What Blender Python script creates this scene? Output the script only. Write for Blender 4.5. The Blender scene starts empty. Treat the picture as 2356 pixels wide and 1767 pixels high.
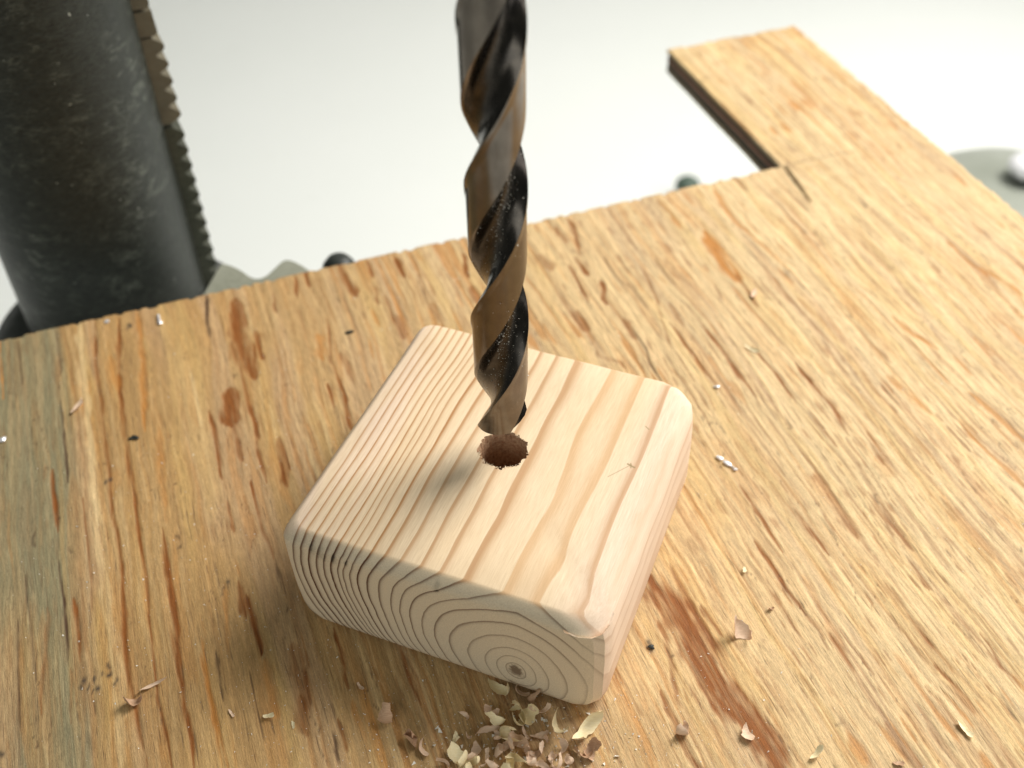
import bpy, bmesh, math, random
import numpy as np
from mathutils import Vector, Matrix

SC = bpy.context.scene
COL = SC.collection
R = math.radians

# ------------------------------------------------------------------ camera
PITCH, ROLL, CAM_H = 0.762667, -0.0196, 0.264415
cam_d = bpy.data.cameras.new('camera')
cam = bpy.data.objects.new('camera', cam_d); COL.objects.link(cam)
cp, sp, cr, sr = math.cos(PITCH), math.sin(PITCH), math.cos(ROLL), math.sin(ROLL)
right0, up0, fwd = Vector((1, 0, 0)), Vector((0, sp, cp)), Vector((0, cp, -sp))
cx = right0*cr + up0*sr; cy = right0*(-sr) + up0*cr; cz = -fwd
M4 = Matrix(((cx.x, cy.x, cz.x, 0), (cx.y, cy.y, cz.y, 0), (cx.z, cy.z, cz.z, CAM_H), (0, 0, 0, 1)))
cam.matrix_world = M4
cam_d.sensor_width = 36; cam_d.lens = 39.06
cam_d.clip_start = 0.005; cam_d.clip_end = 50
cam_d.dof.use_dof = True; cam_d.dof.focus_distance = 0.292; cam_d.dof.aperture_fstop = 10.5
SC.camera = cam

# ------------------------------------------------------------------ world, lamps, exposure
w = bpy.data.worlds.new('World'); SC.world = w; w.use_nodes = True
bg = w.node_tree.nodes['Background']
bg.inputs['Color'].default_value = (0.93, 1.0, 0.92, 1); bg.inputs['Strength'].default_value = 0.13

def area(name, loc, target, sx, sy, power, color):
    d = bpy.data.lights.new(name, 'AREA'); d.shape = 'RECTANGLE'; d.size = sx; d.size_y = sy
    d.energy = power; d.color = color
    o = bpy.data.objects.new(name, d); COL.objects.link(o); o.location = loc
    o.rotation_euler = (Vector(target)-Vector(loc)).to_track_quat('-Z', 'Y').to_euler()
    return o
area('window_light', (0.70, 0.74, 0.86), (0.0, 0.25, 0.0), 0.66, 0.60, 24.5, (1.0, 0.965, 0.905))
area('side_fill_light', (1.25, 0.05, 0.55), (0.0, 0.25, 0.0), 0.8, 0.8, 5.5, (1.0, 0.99, 0.97))  # added fill lamp, no window there: brightens the block's right face
area('room_fill_light', (-0.55, -1.05, 0.62), (0.0, 0.25, 0.0), 1.0, 0.8, 6.0, (0.97, 1.0, 0.95))  # unseen fill lamp for the front faces, standing for light off the room
SC.view_settings.view_transform = 'Standard'; SC.view_settings.look = 'None'
SC.view_settings.exposure = 0.0; SC.view_settings.gamma = 1.0
SC.view_settings.use_curve_mapping = False
SC.cycles.max_bounces = 8

# ------------------------------------------------------------------ helpers
def tag(o, label=None, cat=None, group=None, kind=None):
    if label: o['label'] = label
    if cat: o['category'] = cat
    if group: o['group'] = group
    if kind: o['kind'] = kind
    return o

def link(o, parent=None):
    COL.objects.link(o)
    if parent is not None: o.parent = parent
    return o

def empty(name, loc=(0, 0, 0), rz=0.0):
    o = bpy.data.objects.new(name, None); o.location = loc; o.rotation_euler = (0, 0, rz)
    o.empty_display_size = 0.01
    return link(o)

def mesh_obj(name, V, F, mat, parent=None, smooth=True, sharp=None):
    me = bpy.data.meshes.new(name); me.from_pydata([tuple(v) for v in V], [], [tuple(f) for f in F])
    bm = bmesh.new(); bm.from_mesh(me); bmesh.ops.recalc_face_normals(bm, faces=bm.faces); bm.to_mesh(me); bm.free()
    if smooth: me.polygons.foreach_set('use_smooth', [True]*len(me.polygons))
    if smooth and sharp: me.set_sharp_from_angle(angle=R(sharp))
    me.materials.append(mat)
    return link(bpy.data.objects.new(name, me), parent)

class NT:
    """small helper to write node trees"""
    def __init__(s, name):
        s.m = bpy.data.materials.new(name); s.m.use_nodes = True
        s.t = s.m.node_tree; s.n = s.t.nodes; s.b = s.n['Principled BSDF']
    def node(s, typ, **kw):
        n = s.n.new(typ)
        for k, v in kw.items(): setattr(n, k, v)
        return n
    def put(s, sock, v):
        if isinstance(v, bpy.types.NodeSocket): s.t.links.new(v, sock)
        elif isinstance(v, (tuple, list)) and len(v) == 3 and sock.type == 'RGBA': sock.default_value = (*v, 1)
        else: sock.default_value = v
    def math(s, op, a, b=None, c=None, clamp=False):
        n = s.node('ShaderNodeMath', operation=op, use_clamp=clamp); s.put(n.inputs[0], a)
        if b is not None: s.put(n.inputs[1], b)
        if c is not None: s.put(n.inputs[2], c)
        return n.outputs[0]
    def vmath(s, op, a, b):
        n = s.node('ShaderNodeVectorMath', operation=op); s.put(n.inputs[0], a); s.put(n.inputs[1], b); return n.outputs[0]
    def mix(s, f, a, b, blend='MIX'):
        n = s.node('ShaderNodeMix', data_type='RGBA', blend_type=blend)
        s.put(n.inputs[0], f); s.put(n.inputs[6], a); s.put(n.inputs[7], b); return n.outputs[2]
    def noise(s, vec, scale, detail=3.0, rough=0.55, dist=0.0):
        n = s.node('ShaderNodeTexNoise'); s.put(n.inputs['Vector'], vec); n.inputs['Scale'].default_value = scale
        n.inputs['Detail'].default_value = detail; n.inputs['Roughness'].default_value = rough
        n.inputs['Distortion'].default_value = dist; return n.outputs[0]
    def scale(s, vec, k): return s.vmath('MULTIPLY', vec, k)
    def ramp(s, f, stops, interp='LINEAR'):
        n = s.node('ShaderNodeValToRGB'); cr = n.color_ramp; cr.interpolation = interp
        while len(cr.elements) > 1: cr.elements.remove(cr.elements[-1])
        for i, (p, c) in enumerate(stops):
            e = cr.elements[0] if i == 0 else cr.elements.new(p)
            e.position = p; e.color = (c, c, c, 1) if not isinstance(c, tuple) else (*c, 1)
        s.put(n.inputs[0], f); return n.outputs[0]
    def rng(s, v, a, b, c=0.0, d=1.0, smooth=False):
        n = s.node('ShaderNodeMapRange', interpolation_type='SMOOTHSTEP' if smooth else 'LINEAR')
        s.put(n.inputs[0], v); n.inputs[1].default_value = a; n.inputs[2].default_value = b
        n.inputs[3].default_value = c; n.inputs[4].default_value = d; return n.outputs[0]
    def curve(s, v, pts):
        n = s.node('ShaderNodeFloatCurve'); c = n.mapping.curves[0]
        c.points[0].location = pts[0]; c.points[1].location = pts[-1]
        for p in pts[1:-1]: c.points.new(*p)
        for p in c.points: p.handle_type = 'VECTOR'
        n.mapping.update(); n.inputs['Factor'].default_value = 1.0; s.put(n.inputs['Value'], v); return n.outputs[0]
    def obj(s): return s.node('ShaderNodeTexCoord').outputs['Object']
    def sep(s, v):
        n = s.node('ShaderNodeSeparateXYZ'); s.put(n.inputs[0], v); return n.outputs
    def bump(s, h, strength, dist):
        n = s.node('ShaderNodeBump'); n.inputs['Strength'].default_value = strength; n.inputs['Distance'].default_value = dist
        s.put(n.inputs['Height'], h); s.put(s.b.inputs['Normal'], n.outputs[0])
    def set(s, color=None, rough=None, metal=None, spec=None):
        if color is not None: s.put(s.b.inputs['Base Color'], color)
        if rough is not None: s.put(s.b.inputs['Roughness'], rough)
        if metal is not None: s.put(s.b.inputs['Metallic'], metal)
        if spec is not None: s.put(s.b.inputs['Specular IOR Level'], spec)
        return s.m

rs = np.random.RandomState(7)
def lattice(U, V, cu, cv, seed, off=1000.0):
    """smooth value noise with cells of cu x cv, sampled at arrays U, V; result 0..1"""
    r = np.random.RandomState(seed); n = 512
    T = r.rand(n, n).astype(np.float32)
    a = (U+off)/cu; b = (V+off)/cv
    i = np.floor(a).astype(np.int32); j = np.floor(b).astype(np.int32)
    fa = (a-i).astype(np.float32); fb = (b-j).astype(np.float32)
    fa = fa*fa*(3-2*fa); fb = fb*fb*(3-2*fb)
    i0, i1, j0, j1 = i % n, (i+1) % n, j % n, (j+1) % n
    return (T[i0, j0]*(1-fa)+T[i1, j0]*fa)*(1-fb)+(T[i0, j1]*(1-fa)+T[i1, j1]*fa)*fb
def sstep(x, a, b):
    t = np.clip((x-a)/(b-a), 0, 1); return t*t*(3-2*t)

STROKES = [
 ('b',0.62,0.6,[(347.9,-43.3),(322.9,-44.7),(304.2,-44.4),(273.8,-44.7),(249.7,-45.7)]),
 ('b',0.77,0.85,[(345.7,-35.0),(323.8,-37.1),(298.4,-38.5),(284.8,-38.9),(268.2,-38.3),(255.8,-38.0),(244.0,-38.2)]),
 ('o',1.35,0.4,[(322.3,-39.1),(310.1,-38.8)]),
 ('l',1.45,0.7,[(348.3,-48.7),(309.7,-49.5),(282.1,-49.7),(251.3,-49.9)]),
 ('d',0.67,0.8,[(345.4,-2.7),(333.3,-4.5),(326.7,-4.5)]),
 ('b',2.54,0.65,[(338.9,7.6),(323.9,5.1),(309.4,5.6),(298.8,7.2)]),
 ('b',1.94,0.6,[(317.5,11.5),(308.2,10.8)]),
 ('b',0.95,0.6,[(305.0,2.9),(285.9,2.5),(274.5,3.3),(263.2,1.2),(250.3,1.5)]),
 ('b',2.08,0.8,[(290.6,-2.4),(279.0,-5.2)]),
 ('b',1.39,0.55,[(275.3,-4.4),(262.0,-4.4)]),
 ('b',0.68,0.7,[(282.5,-10.9),(270.9,-10.6),(256.4,-11.5)]),
 ('b',1.45,0.8,[(261.6,9.1),(250.0,9.0),(246.2,7.4)]),
 ('o',1.01,0.55,[(348.8,-27.7),(317.0,-29.1),(286.9,-31.9)]),
 ('o',1.0,0.35,[(280.7,-28.1),(244.0,-30.3)]),
 ('d',0.55,0.45,[(344.9,-57.1),(325.8,-56.8)]),
 ('d',0.43,0.6,[(305.7,-57.9),(285.1,-57.8),(272.3,-57.7)]),
 ('d',0.36,0.4,[(344.3,-70.6),(324.7,-69.8)]),
 ('o',0.36,0.6,[(346.6,-76.7),(319.8,-76.4)]),
 ('b',0.56,0.6,[(272.6,-61.9),(252.8,-61.7)]),
 ('l',0.52,0.5,[(308.3,-14.0),(282.4,-14.3),(262.5,-14.5)]),
 ('b',0.63,0.7,[(315.1,37.1),(295.0,33.5),(284.3,33.9),(275.4,34.3)]),
 ('o',1.84,0.5,[(307.9,32.4),(300.5,31.2)]),
 ('b',0.86,0.7,[(273.5,33.8),(262.8,32.6)]),
 ('b',0.7,0.7,[(280.7,29.7),(275.8,29.5)]),
 ('b',0.89,0.7,[(350.3,36.4),(342.5,35.3)]),
 ('b',0.74,0.6,[(343.8,31.8),(339.0,30.3)]),
 ('b',1.63,0.6,[(348.3,49.0),(339.3,48.5),(330.5,50.7)]),
 ('b',1.24,0.7,[(342.0,70.6),(335.6,70.4)]),
 ('b',0.9,0.5,[(344.1,60.3),(339.6,59.7)]),
 ('b',0.76,0.6,[(320.3,61.4),(310.3,60.8)]),
 ('b',1.54,0.65,[(308.1,62.3),(301.1,61.4)]),
 ('b',0.73,0.5,[(327.3,59.0),(323.3,58.2)]),
 ('b',0.89,0.7,[(335.2,96.0),(326.8,93.8)]),
 ('b',1.35,0.5,[(314.5,93.1),(310.2,92.8)]),
 ('b',1.32,0.4,[(310.6,75.7),(302.8,76.5)]),
 ('b',1.35,0.35,[(294.9,37.9),(284.0,38.8)]),
 ('b',0.68,0.6,[(336.1,21.8),(332.2,20.8)]),
 ('b',1.03,0.6,[(343.4,143.1),(333.5,142.7),(323.9,139.9)]),
 ('b',1.44,0.6,[(338.7,137.0),(334.0,137.6)]),
 ('b',1.19,0.85,[(317.3,137.3),(311.7,137.5)]),
 ('b',1.15,0.85,[(300.1,140.6),(293.2,136.9)]),
 ('b',0.67,0.6,[(313.4,132.8),(296.9,131.7)]),
 ('b',1.99,0.4,[(324.1,124.4),(319.8,125.6)]),
 ('b',1.97,0.6,[(288.0,123.7),(281.7,124.9)]),
 ('d',0.39,0.6,[(313.5,147.2),(301.8,146.8),(296.1,150.0),(283.9,150.1)]),
 ('b',0.58,0.6,[(302.9,158.2),(292.6,156.9),(283.8,155.0)]),
 ('b',1.13,0.7,[(278.8,159.1),(272.4,158.5)]),
 ('b',1.11,0.6,[(276.3,139.4),(271.6,138.9)]),
 ('d',0.32,0.7,[(271.9,140.2),(262.4,140.2),(255.3,138.5),(248.7,138.1)]),
 ('d',0.39,0.45,[(305.6,165.8),(291.0,165.8)]),
 ('b',0.89,0.5,[(306.3,176.2),(302.6,176.1)]),
 ('o',2.07,0.75,[(315.1,191.3),(293.5,188.0),(286.5,189.6)]),
 ('b',0.77,0.8,[(285.4,190.2),(277.7,189.6),(271.9,188.7)]),
 ('b',0.74,0.5,[(341.6,183.3),(338.4,183.4)]),
 ('o',1.15,0.75,[(339.6,208.3),(326.5,206.5),(314.0,207.3)]),
 ('b',1.18,0.7,[(346.8,221.1),(341.2,221.3)]),
 ('b',0.63,0.55,[(268.2,154.3),(255.4,154.6),(245.3,154.9),(235.0,154.9)]),
 ('b',0.62,0.7,[(263.3,165.1),(253.6,165.6),(241.5,165.2),(228.4,165.0)]),
 ('b',1.33,0.5,[(243.9,164.8),(237.9,164.9)]),
 ('b',0.62,0.7,[(247.4,175.9),(235.0,176.6),(222.8,176.1)]),
 ('b',1.09,0.6,[(231.5,185.9),(223.2,186.4)]),
 ('b',1.13,0.4,[(263.8,123.8),(258.5,129.9)]),
 ('b',0.47,0.5,[(299.2,123.2),(287.4,122.9)]),
 ('b',0.47,0.5,[(291.7,202.5),(273.9,202.0),(259.2,202.2),(245.9,202.8)]),
 ('b',0.38,0.4,[(303.9,182.7),(278.4,178.4)]),
 ('b',0.37,0.4,[(279.3,153.5),(261.3,149.3)]),
 ('b',1.07,0.6,[(233.3,186.0),(223.0,185.8),(214.1,186.8),(204.0,184.8)]),
 ('b',0.82,0.5,[(243.5,216.7),(237.3,216.1),(229.2,217.0)]),
 ('o',1.37,0.5,[(243.5,231.6),(235.8,232.8),(229.0,236.2)]),
 ('o',0.79,0.7,[(275.7,278.2),(265.4,277.8),(256.6,279.4)]),
 ('o',0.77,0.7,[(257.1,280.4),(250.0,282.5),(243.6,283.1)]),
 ('o',0.63,0.5,[(227.7,267.2),(219.0,267.0)]),
 ('o',1.35,0.4,[(223.5,252.9),(219.6,252.9)]),
 ('b',1.13,0.35,[(243.8,198.8),(239.1,198.8)]),
 ('b',0.58,0.6,[(189.3,216.9),(184.1,216.8)]),
 ('o',1.66,0.4,[(190.5,222.6),(185.4,222.0)]),
 ('o',1.71,0.4,[(217.0,211.7),(202.7,215.6)]),
 ('l',2.97,0.7,[(285.6,257.2),(273.6,258.5),(263.0,257.4)]),
 ('l',1.87,0.7,[(271.1,194.1),(258.0,195.3),(246.0,195.1)]),
 ('b',0.58,0.6,[(208.4,178.2),(200.3,178.4)]),
 ('b',0.5,0.75,[(263.2,-37.8),(237.3,-38.7),(222.6,-38.2),(207.4,-39.1),(195.3,-39.3),(181.1,-39.8),(167.3,-38.9),(159.5,-38.8)]),
 ('b',0.9,0.85,[(236.3,-32.0),(223.1,-32.3),(211.2,-32.3),(201.9,-32.7),(190.2,-33.5),(173.5,-34.1),(165.2,-33.4),(157.7,-33.8)]),
 ('b',0.8,0.6,[(258.1,-45.1),(225.1,-45.0),(203.9,-46.5),(189.2,-46.5),(172.3,-45.5),(161.5,-44.3)]),
 ('b',0.81,0.7,[(272.3,-62.3),(253.1,-61.7)]),
 ('b',0.55,0.7,[(218.5,-58.8),(202.5,-58.9)]),
 ('b',0.44,0.5,[(194.6,-61.3),(184.9,-62.4)]),
 ('b',0.71,0.35,[(217.3,-66.1),(190.4,-69.7)]),
 ('d',0.24,0.7,[(234.2,-62.3),(222.0,-61.5),(203.5,-61.7)]),
 ('d',0.18,0.5,[(232.3,-71.7),(200.9,-70.6)]),
 ('d',0.17,0.6,[(217.4,-74.6),(173.0,-75.6)]),
 ('b',0.39,0.5,[(256.8,-53.7),(228.3,-53.7),(218.1,-54.2)]),
 ('l',1.41,0.5,[(267.2,-48.6),(231.6,-51.4),(211.5,-50.1),(181.9,-49.5),(163.9,-50.8)]),
 ('o',0.44,0.6,[(193.4,-26.1),(179.1,-26.8),(157.7,-26.9)]),
 ('o',0.52,0.6,[(187.9,-27.4),(167.9,-26.2),(154.7,-25.6)]),
 ('b',0.7,0.8,[(245.7,-3.3),(229.3,-3.5),(219.5,-2.1)]),
 ('b',0.6,0.6,[(239.6,-11.4),(233.7,-11.5)]),
 ('o',0.82,0.4,[(209.0,-17.4),(191.1,-19.7)]),
 ('b',0.82,0.8,[(202.4,-11.9),(188.0,-11.5)]),
 ('b',0.94,0.7,[(207.6,-13.5),(201.8,-13.5)]),
 ('b',2.65,0.4,[(181.7,-2.5),(169.8,-1.6),(160.3,-5.5)]),
 ('b',0.81,0.5,[(186.3,164.9),(173.3,164.6),(165.4,164.0)]),
 ('b',0.7,0.6,[(180.1,152.5),(171.2,152.2),(163.8,152.7)]),
 ('b',1.11,0.5,[(173.2,177.1),(165.8,176.7),(156.2,177.2)]),
 ('b',0.61,0.55,[(190.5,140.9),(179.1,140.9),(169.2,140.2)]),
 ('b',0.86,0.65,[(169.1,134.7),(161.1,135.6),(153.9,135.0),(147.8,135.6)]),
 ('b',3.43,0.92,[(169.1,99.4),(159.9,101.2),(148.5,101.2),(137.7,101.2),(126.0,102.1),(118.6,104.4),(109.7,105.6),(105.3,105.2)]),
 ('b',0.65,0.6,[(170.2,107.3),(159.0,107.0),(146.7,106.3),(137.2,105.8)]),
 ('b',0.81,0.5,[(153.2,95.3),(141.9,93.1),(132.8,89.8)]),
 ('b',0.84,0.5,[(153.7,109.3),(149.6,110.0)]),
 ('b',0.85,0.6,[(132.8,86.7),(125.1,86.6),(117.0,85.7),(111.8,87.6)]),
 ('b',1.33,0.35,[(131.0,162.4),(120.5,160.9),(111.9,160.5),(105.7,160.5)]),
 ('b',0.77,0.5,[(149.1,173.6),(142.7,172.8)]),
 ('b',1.05,0.5,[(104.3,137.7),(95.7,138.3)]),
 ('b',0.65,0.4,[(143.3,135.7),(138.7,136.4)]),
 ('b',0.72,0.4,[(133.6,138.4),(127.1,138.3)]),
 ('b',0.47,0.4,[(140.9,163.2),(134.7,162.6)]),
 ('b',0.54,0.6,[(118.7,177.4),(111.4,176.0),(107.6,177.0)]),
 ('d',0.35,0.5,[(106.4,171.0),(98.4,170.0)]),
 ('b',0.7,0.6,[(182.3,9.3),(177.2,9.5),(169.0,8.6)]),
 ('b',0.78,0.5,[(177.6,0.7),(171.9,-1.6),(168.1,-1.7)]),
 ('o',0.6,0.5,[(158.5,8.7),(150.7,9.4)]),
 ('b',0.54,0.6,[(154.8,4.2),(151.9,4.1)]),
 ('b',0.37,0.5,[(169.8,25.2),(162.2,24.8),(157.8,25.3)]),
 ('b',0.64,0.8,[(194.5,-12.1),(188.2,-11.2)]),
 ('b',1.09,0.5,[(165.0,-4.0),(159.6,-4.8)]),
 ('o',1.53,0.4,[(179.4,-10.8),(167.5,-10.7)]),
 ('d',0.15,0.6,[(177.0,-15.3),(169.2,-15.3),(162.3,-15.3)]),
 ('d',0.25,0.7,[(185.9,-23.1),(177.2,-23.5)]),
 ('d',0.18,0.6,[(152.0,1.9),(148.9,1.5)]),
]
SPECKS= [(191.1, -57.9), (191.9, -55.5), (193.9, -51.7), (190.7, -50.8), (188.8, -56.2), (265.4, -45.8), (339.0, -31.7), (178.6, -79.9), (209.7, -16.7), (149.6, 90.1)]
PILE=[
 (-4.8,158.1,9,'c'), #(950, 440)
 (0.7,157.2,6,'p'), #(1100, 460)
 (3.9,154.7,7,'p'), #(1190, 520)
 (-0.8,152.0,6,'c'), #(1060, 590)
 (0.2,148.8,7,'c'), #(1090, 670)
 (3.1,149.9,8,'c'), #(1170, 640)
 (-7.2,150.5,6,'p'), #(885, 630)
 (-8.6,146.2,7,'p'), #(845, 740)
 (-5.6,147.7,6,'c'), #(930, 700)
 (-5.6,144.2,6,'p'), #(930, 790)
 (-2.4,144.1,7,'c'), #(1020, 790)
 (-0.3,141.8,9,'p'), #(1080, 850)
 (10.1,146.2,9,'c'), #(1370, 730)
 (18.0,146.0,10,'c'), #(1590, 730)
 (5.5,144.7,5,'p'), #(1240, 770)
 (-34.7,149.9,8,'p'), #(120, 660)
 (-27.6,143.9,7,'p'), #(310, 810)
 (-24.7,141.9,5,'p'), #(390, 860)
 (-15.2,138.3,7,'c'), #(655, 950)
 (-11.6,139.8,6,'p'), #(760, 910)
 (-11.5,136.9,6,'c'), #(760, 985)
 (-1.1,137.5,7,'c'), #(1060, 965)
 (2.1,140.2,5,'p'), #(1150, 890)
 (5.0,140.2,5,'p'), #(1230, 890)
 (10.9,140.4,5,'p'), #(1400, 880)
 (18.7,140.2,6,'p'), #(1620, 880)
 (16.5,138.4,6,'p'), #(1560, 930)
 (-4.9,139.6,7,'p'), #(950, 910)
 (-13.0,144.7,3,'p'), #(720, 780)
 (-16.2,144.4,4,'c'), #(630, 790)
 (-13.8,150.2,4,'p'), #(700, 640)
 (8.0,137.8,4,'p'), #(1320, 950)
 (3.1,137.2,6,'p'), #(1180, 970)
 (-8.4,137.8,4,'p'), #(850, 960)
 (-18.9,136.9,6,'p'), #(550, 990)
 (12.6,137.4,5,'p'), #(1450, 960)
 (5.7,151.4,5,'p'), #(1240, 600)
 (6.8,143.5,4,'p'), #(1280, 800)
 (1.5,145.2,4,'p'), #(1130, 760)
 (-3.1,141.8,4,'p'), #(1000, 850)
 (9.7,136.3,5,'p'), #(1370, 990)
 (-6.7,136.3,6,'p'), #(900, 1000)
 (-2.8,135.5,7,'c'), #(1010, 1020)
 (-13.6,136.1,6,'c'), #(700, 1010)
 (5.5,136.0,5,'p'), #(1250, 1000)
]

# ================================================================== the setting: white bench top and wall
BENCH_Z = -0.300
nt = NT('white_bench_paint'); co = nt.obj()
n1 = nt.noise(co, 3.0, 4); n2 = nt.noise(co, 60.0, 3)
c = nt.mix(nt.rng(n1, .3, .75), (.83, .855, .83), (.87, .89, .87))
c = nt.mix(nt.rng(n2, .62, .8, 0, .12), c, (.60, .60, .55))
white_bench = nt.set(c, 0.55, spec=.3)
def sheet(name, x0, x1, y0, y1, z0, z1, mat):
    V = [(x, y, z) for z in (z0, z1) for y in (y0, y1) for x in (x0, x1)]
    F = [(0, 1, 3, 2), (4, 5, 7, 6), (0, 1, 5, 4), (2, 3, 7, 6), (0, 2, 6, 4), (1, 3, 7, 5)]
    o = mesh_obj(name, V, F, mat, smooth=False); tag(o, kind='structure'); return o
sheet('bench_top', -1.9, 1.9, -0.8, 1.9, BENCH_Z-0.04, BENCH_Z, white_bench)
nt = NT('white_wall_paint'); co = nt.obj()
c = nt.mix(nt.noise(co, 4.0, 4), (.72, .73, .70), (.78, .78, .75))
sheet('wall', -1.9, 1.9, 1.902, 2.0, BENCH_Z-0.04, 1.4, nt.set(c, .7, spec=.2))

# ================================================================== plywood board
BR = 1.900617
GU = Vector((math.cos(BR), math.sin(BR), 0)); GV = Vector((math.sin(BR), -math.cos(BR), 0))
BOARD_RZ = BR - math.pi/2
TH = 12.0
U_BACK, U_END, V_ARM, V_RIGHT = 348.8, 463.0, 244.1, 316.2       # mm along / across the grain
DU = (U_END-U_BACK)/143; DV = (V_RIGHT-V_ARM)/160
NU_MAIN = int((U_BACK-40.0)/DU); NV_LEFT = int((V_ARM+150.0)/DV)
us = U_BACK + DU*np.arange(-NU_MAIN, 144); vs = V_ARM + DV*np.arange(-NV_LEFT, 161)
iB = NU_MAIN; jA = NV_LEFT
U0, V0 = np.meshgrid(us, vs, indexing='ij')
# wandering sawn edges
def edge_off_u(V): return .35*(lattice(V, V*0, 9, 9, 3)-.5)+.5*(lattice(V, V*0, 60, 9, 4)-.5)
def edge_off_v(U): return .3*(lattice(U, U*0, 7, 9, 5)-.5)+.5*(lattice(U, U*0, 50, 9, 6)-.5)
fB = np.exp(-np.abs(U0-U_BACK)/2.0)*(V0 <= V_ARM+1); fE = np.exp(-np.abs(U0-U_END)/2.0)
fA = np.exp(-np.abs(V0-V_ARM)/1.5)*(U0 >= U_BACK-1); fR = np.exp(-np.abs(V0-V_RIGHT)/1.5)
U = U0+edge_off_u(V0)*np.maximum(fB, fE); V = V0+edge_off_v(U0)*np.maximum(fA, fR)

# ---- paint the face veneer: colour and relief, as numpy fields over the grid
warp = 3.4*(lattice(U0, V0, 55, 22, 11)-.5)+1.6*(lattice(U0, V0, 22, 7, 12)-.5)+.6*(lattice(U0, V0, 9, 2.5, 13)-.5)
Vw = V0+warp
fine = .45*lattice(U0, Vw, 38, 1.3, 21)+.33*lattice(U0, Vw, 22, .75, 22)+.22*lattice(U0, Vw, 9, .5, 23)
mid = .6*lattice(U0, Vw, 70, 5.0, 24)+.4*lattice(U0, Vw, 40, 2.4, 25)
broad = .6*lattice(U0, V0, 120, 45, 26)+.4*lattice(U0, V0, 50, 20, 27)
def C(r, g, b): return np.array([r, g, b], np.float32)
side = sstep(V0, -40, 230)[..., None]
colr = C(.425, .258, .104)*(1-side)+C(.650, .480, .265)*side
colr = colr*(1+(.34+.14*side[..., 0])*(fine-.5)+.12*(mid-.5)+.20*(broad-.5))[..., None]
def blend(colr, m, c): return colr*(1-m[..., None])+c*m[..., None]
BROWN, ORANGE, DARK, LIGHT = C(.225, .072, .013), C(.46, .195, .045), C(.085, .045, .025), C(.74, .55, .29)
GREEN = C(.225, .205, .120)
# pinkish-grey and yellow bands
colr = blend(colr, .35*sstep(lattice(U0, Vw, 90, 6, 31), .55, .8), C(.50, .345, .215))
colr = blend(colr, .40*sstep(lattice(U0, Vw, 60, 4, 32), .60, .85), C(.58, .385, .145))
# weathered grey-green strip along the left
gm = (1-sstep(Vw, -58.5, -53.0))*(.75+.7*(lattice(U0, Vw, 50, 1.6, 33)-.4))
gm *= 1-.9*sstep(-V0+.12*(U0-170), 72, 84)*(1-sstep(U0, 195, 240))
colr = blend(colr, np.clip(gm, 0, .9), GREEN)
relief = .10*(fine-.5)+.10*(mid-.5)
# ordinary grain dashes: each a short latewood streak with a hard side and a soft side
for k, (cu, cv, th, c, s, dens) in enumerate([(34, .75, .66, BROWN, .24, 1), (22, .55, .70, BROWN, .28, 1),
        (48, 1.6, .66, ORANGE, .42, 1), (26, .5, .78, DARK, .22, 1), (11, .9, .80, BROWN, .32, 1),
        (50, 1.0, .66, LIGHT, .32, 1), (26, .6, .70, LIGHT, .36, 1), (16, 1.6, .80, ORANGE, .5, 1), (9, .6, .80, BROWN, .4, 1)]):
    f = lattice(U0, Vw, cu, cv, 50+k)
    area_m = .45+.9*sstep(lattice(U0, V0, 60, 30, 70+k), .35, .75)
    m = sstep(f, th, th+.10)*np.clip(s*area_m, 0, .9)
    m *= (.45+.55*sstep(V0, -30, 60)) if c is not LIGHT else (.35+.65*sstep(V0, -30, 90))
    colr = blend(colr, m, c)
    relief += (-.14 if c is not LIGHT else .12)*m
# the streaks one can point at in this board: (kind, half width mm, strength, [(u, v), ...])
jit1 = lattice(U0, V0, 10, 1.2, 81)-.5; jit2 = lattice(U0, V0, 3.5, .8, 82)-.5; jit3 = lattice(U0, V0, 30, 4, 83)-.5
tone = lattice(U0, Vw, 9, .9, 84)
for kind, hw, s, pts in STROKES:
    pts = sorted(pts); pu = np.array([a for a, b in pts]); pv = np.array([b for a, b in pts])
    lo, hi = pu[0]-4, pu[-1]+4
    a = np.searchsorted(us, lo); b = np.searchsorted(us, hi)
    va = np.searchsorted(vs, pv.min()-hw*3-3); vb = np.searchsorted(vs, pv.max()+hw*3+3)
    if b <= a or vb <= va: continue
    S = (slice(a, b), slice(va, vb))
    uu = us[a:b]; cv_ = np.interp(uu, pu, pv)[:, None]
    t = np.clip((uu-lo)/(hi-lo), 0, 1); taper = (np.clip(np.minimum(t, 1-t)*5, 0, 1)**.6)[:, None]
    hw2 = max(hw, .38)*(1.3 if hw > 2 and s > .5 else 1.0)
    d = np.abs(V0[S]-cv_+jit3[S]*min(1.5*hw2, 1.6)*.8)/(hw2*taper+1e-3)
    d = d+(1.1*jit1[S]+.8*jit2[S])*(1.0 if kind != 'l' else 1.4)
    m = (1-sstep(d, .15, 1.55))*min(s*1.35, 1.0)*(.62+.52*sstep(fine[S], .30, .62))*(.85+.4*(tone[S]-.4))
    if hw > 2 and s > .5: m = np.clip(m, 0, 1)**.65
    m = np.clip(m*(taper > .02)*1.12, 0, .97)
    m = m*(.6 if kind == 'l' else 1.0)
    c = {'b': BROWN, 'o': ORANGE, 'd': DARK, 'l': LIGHT}[kind]
    colr[S] = blend(colr[S], m, c); relief[S] += (-.16 if kind != 'l' else .03)*m
# hairline cracks
f = np.abs(lattice(U0, Vw+.35*(lattice(U0, V0, 5, 1, 90)-.5), 16, 1.9, 91)-.5)
m = (1-sstep(f, .0, .022))*sstep(lattice(U0, V0, 22, 2.6, 92), .62, .78)
colr = blend(colr, .62*m, DARK); relief -= .12*m
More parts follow.
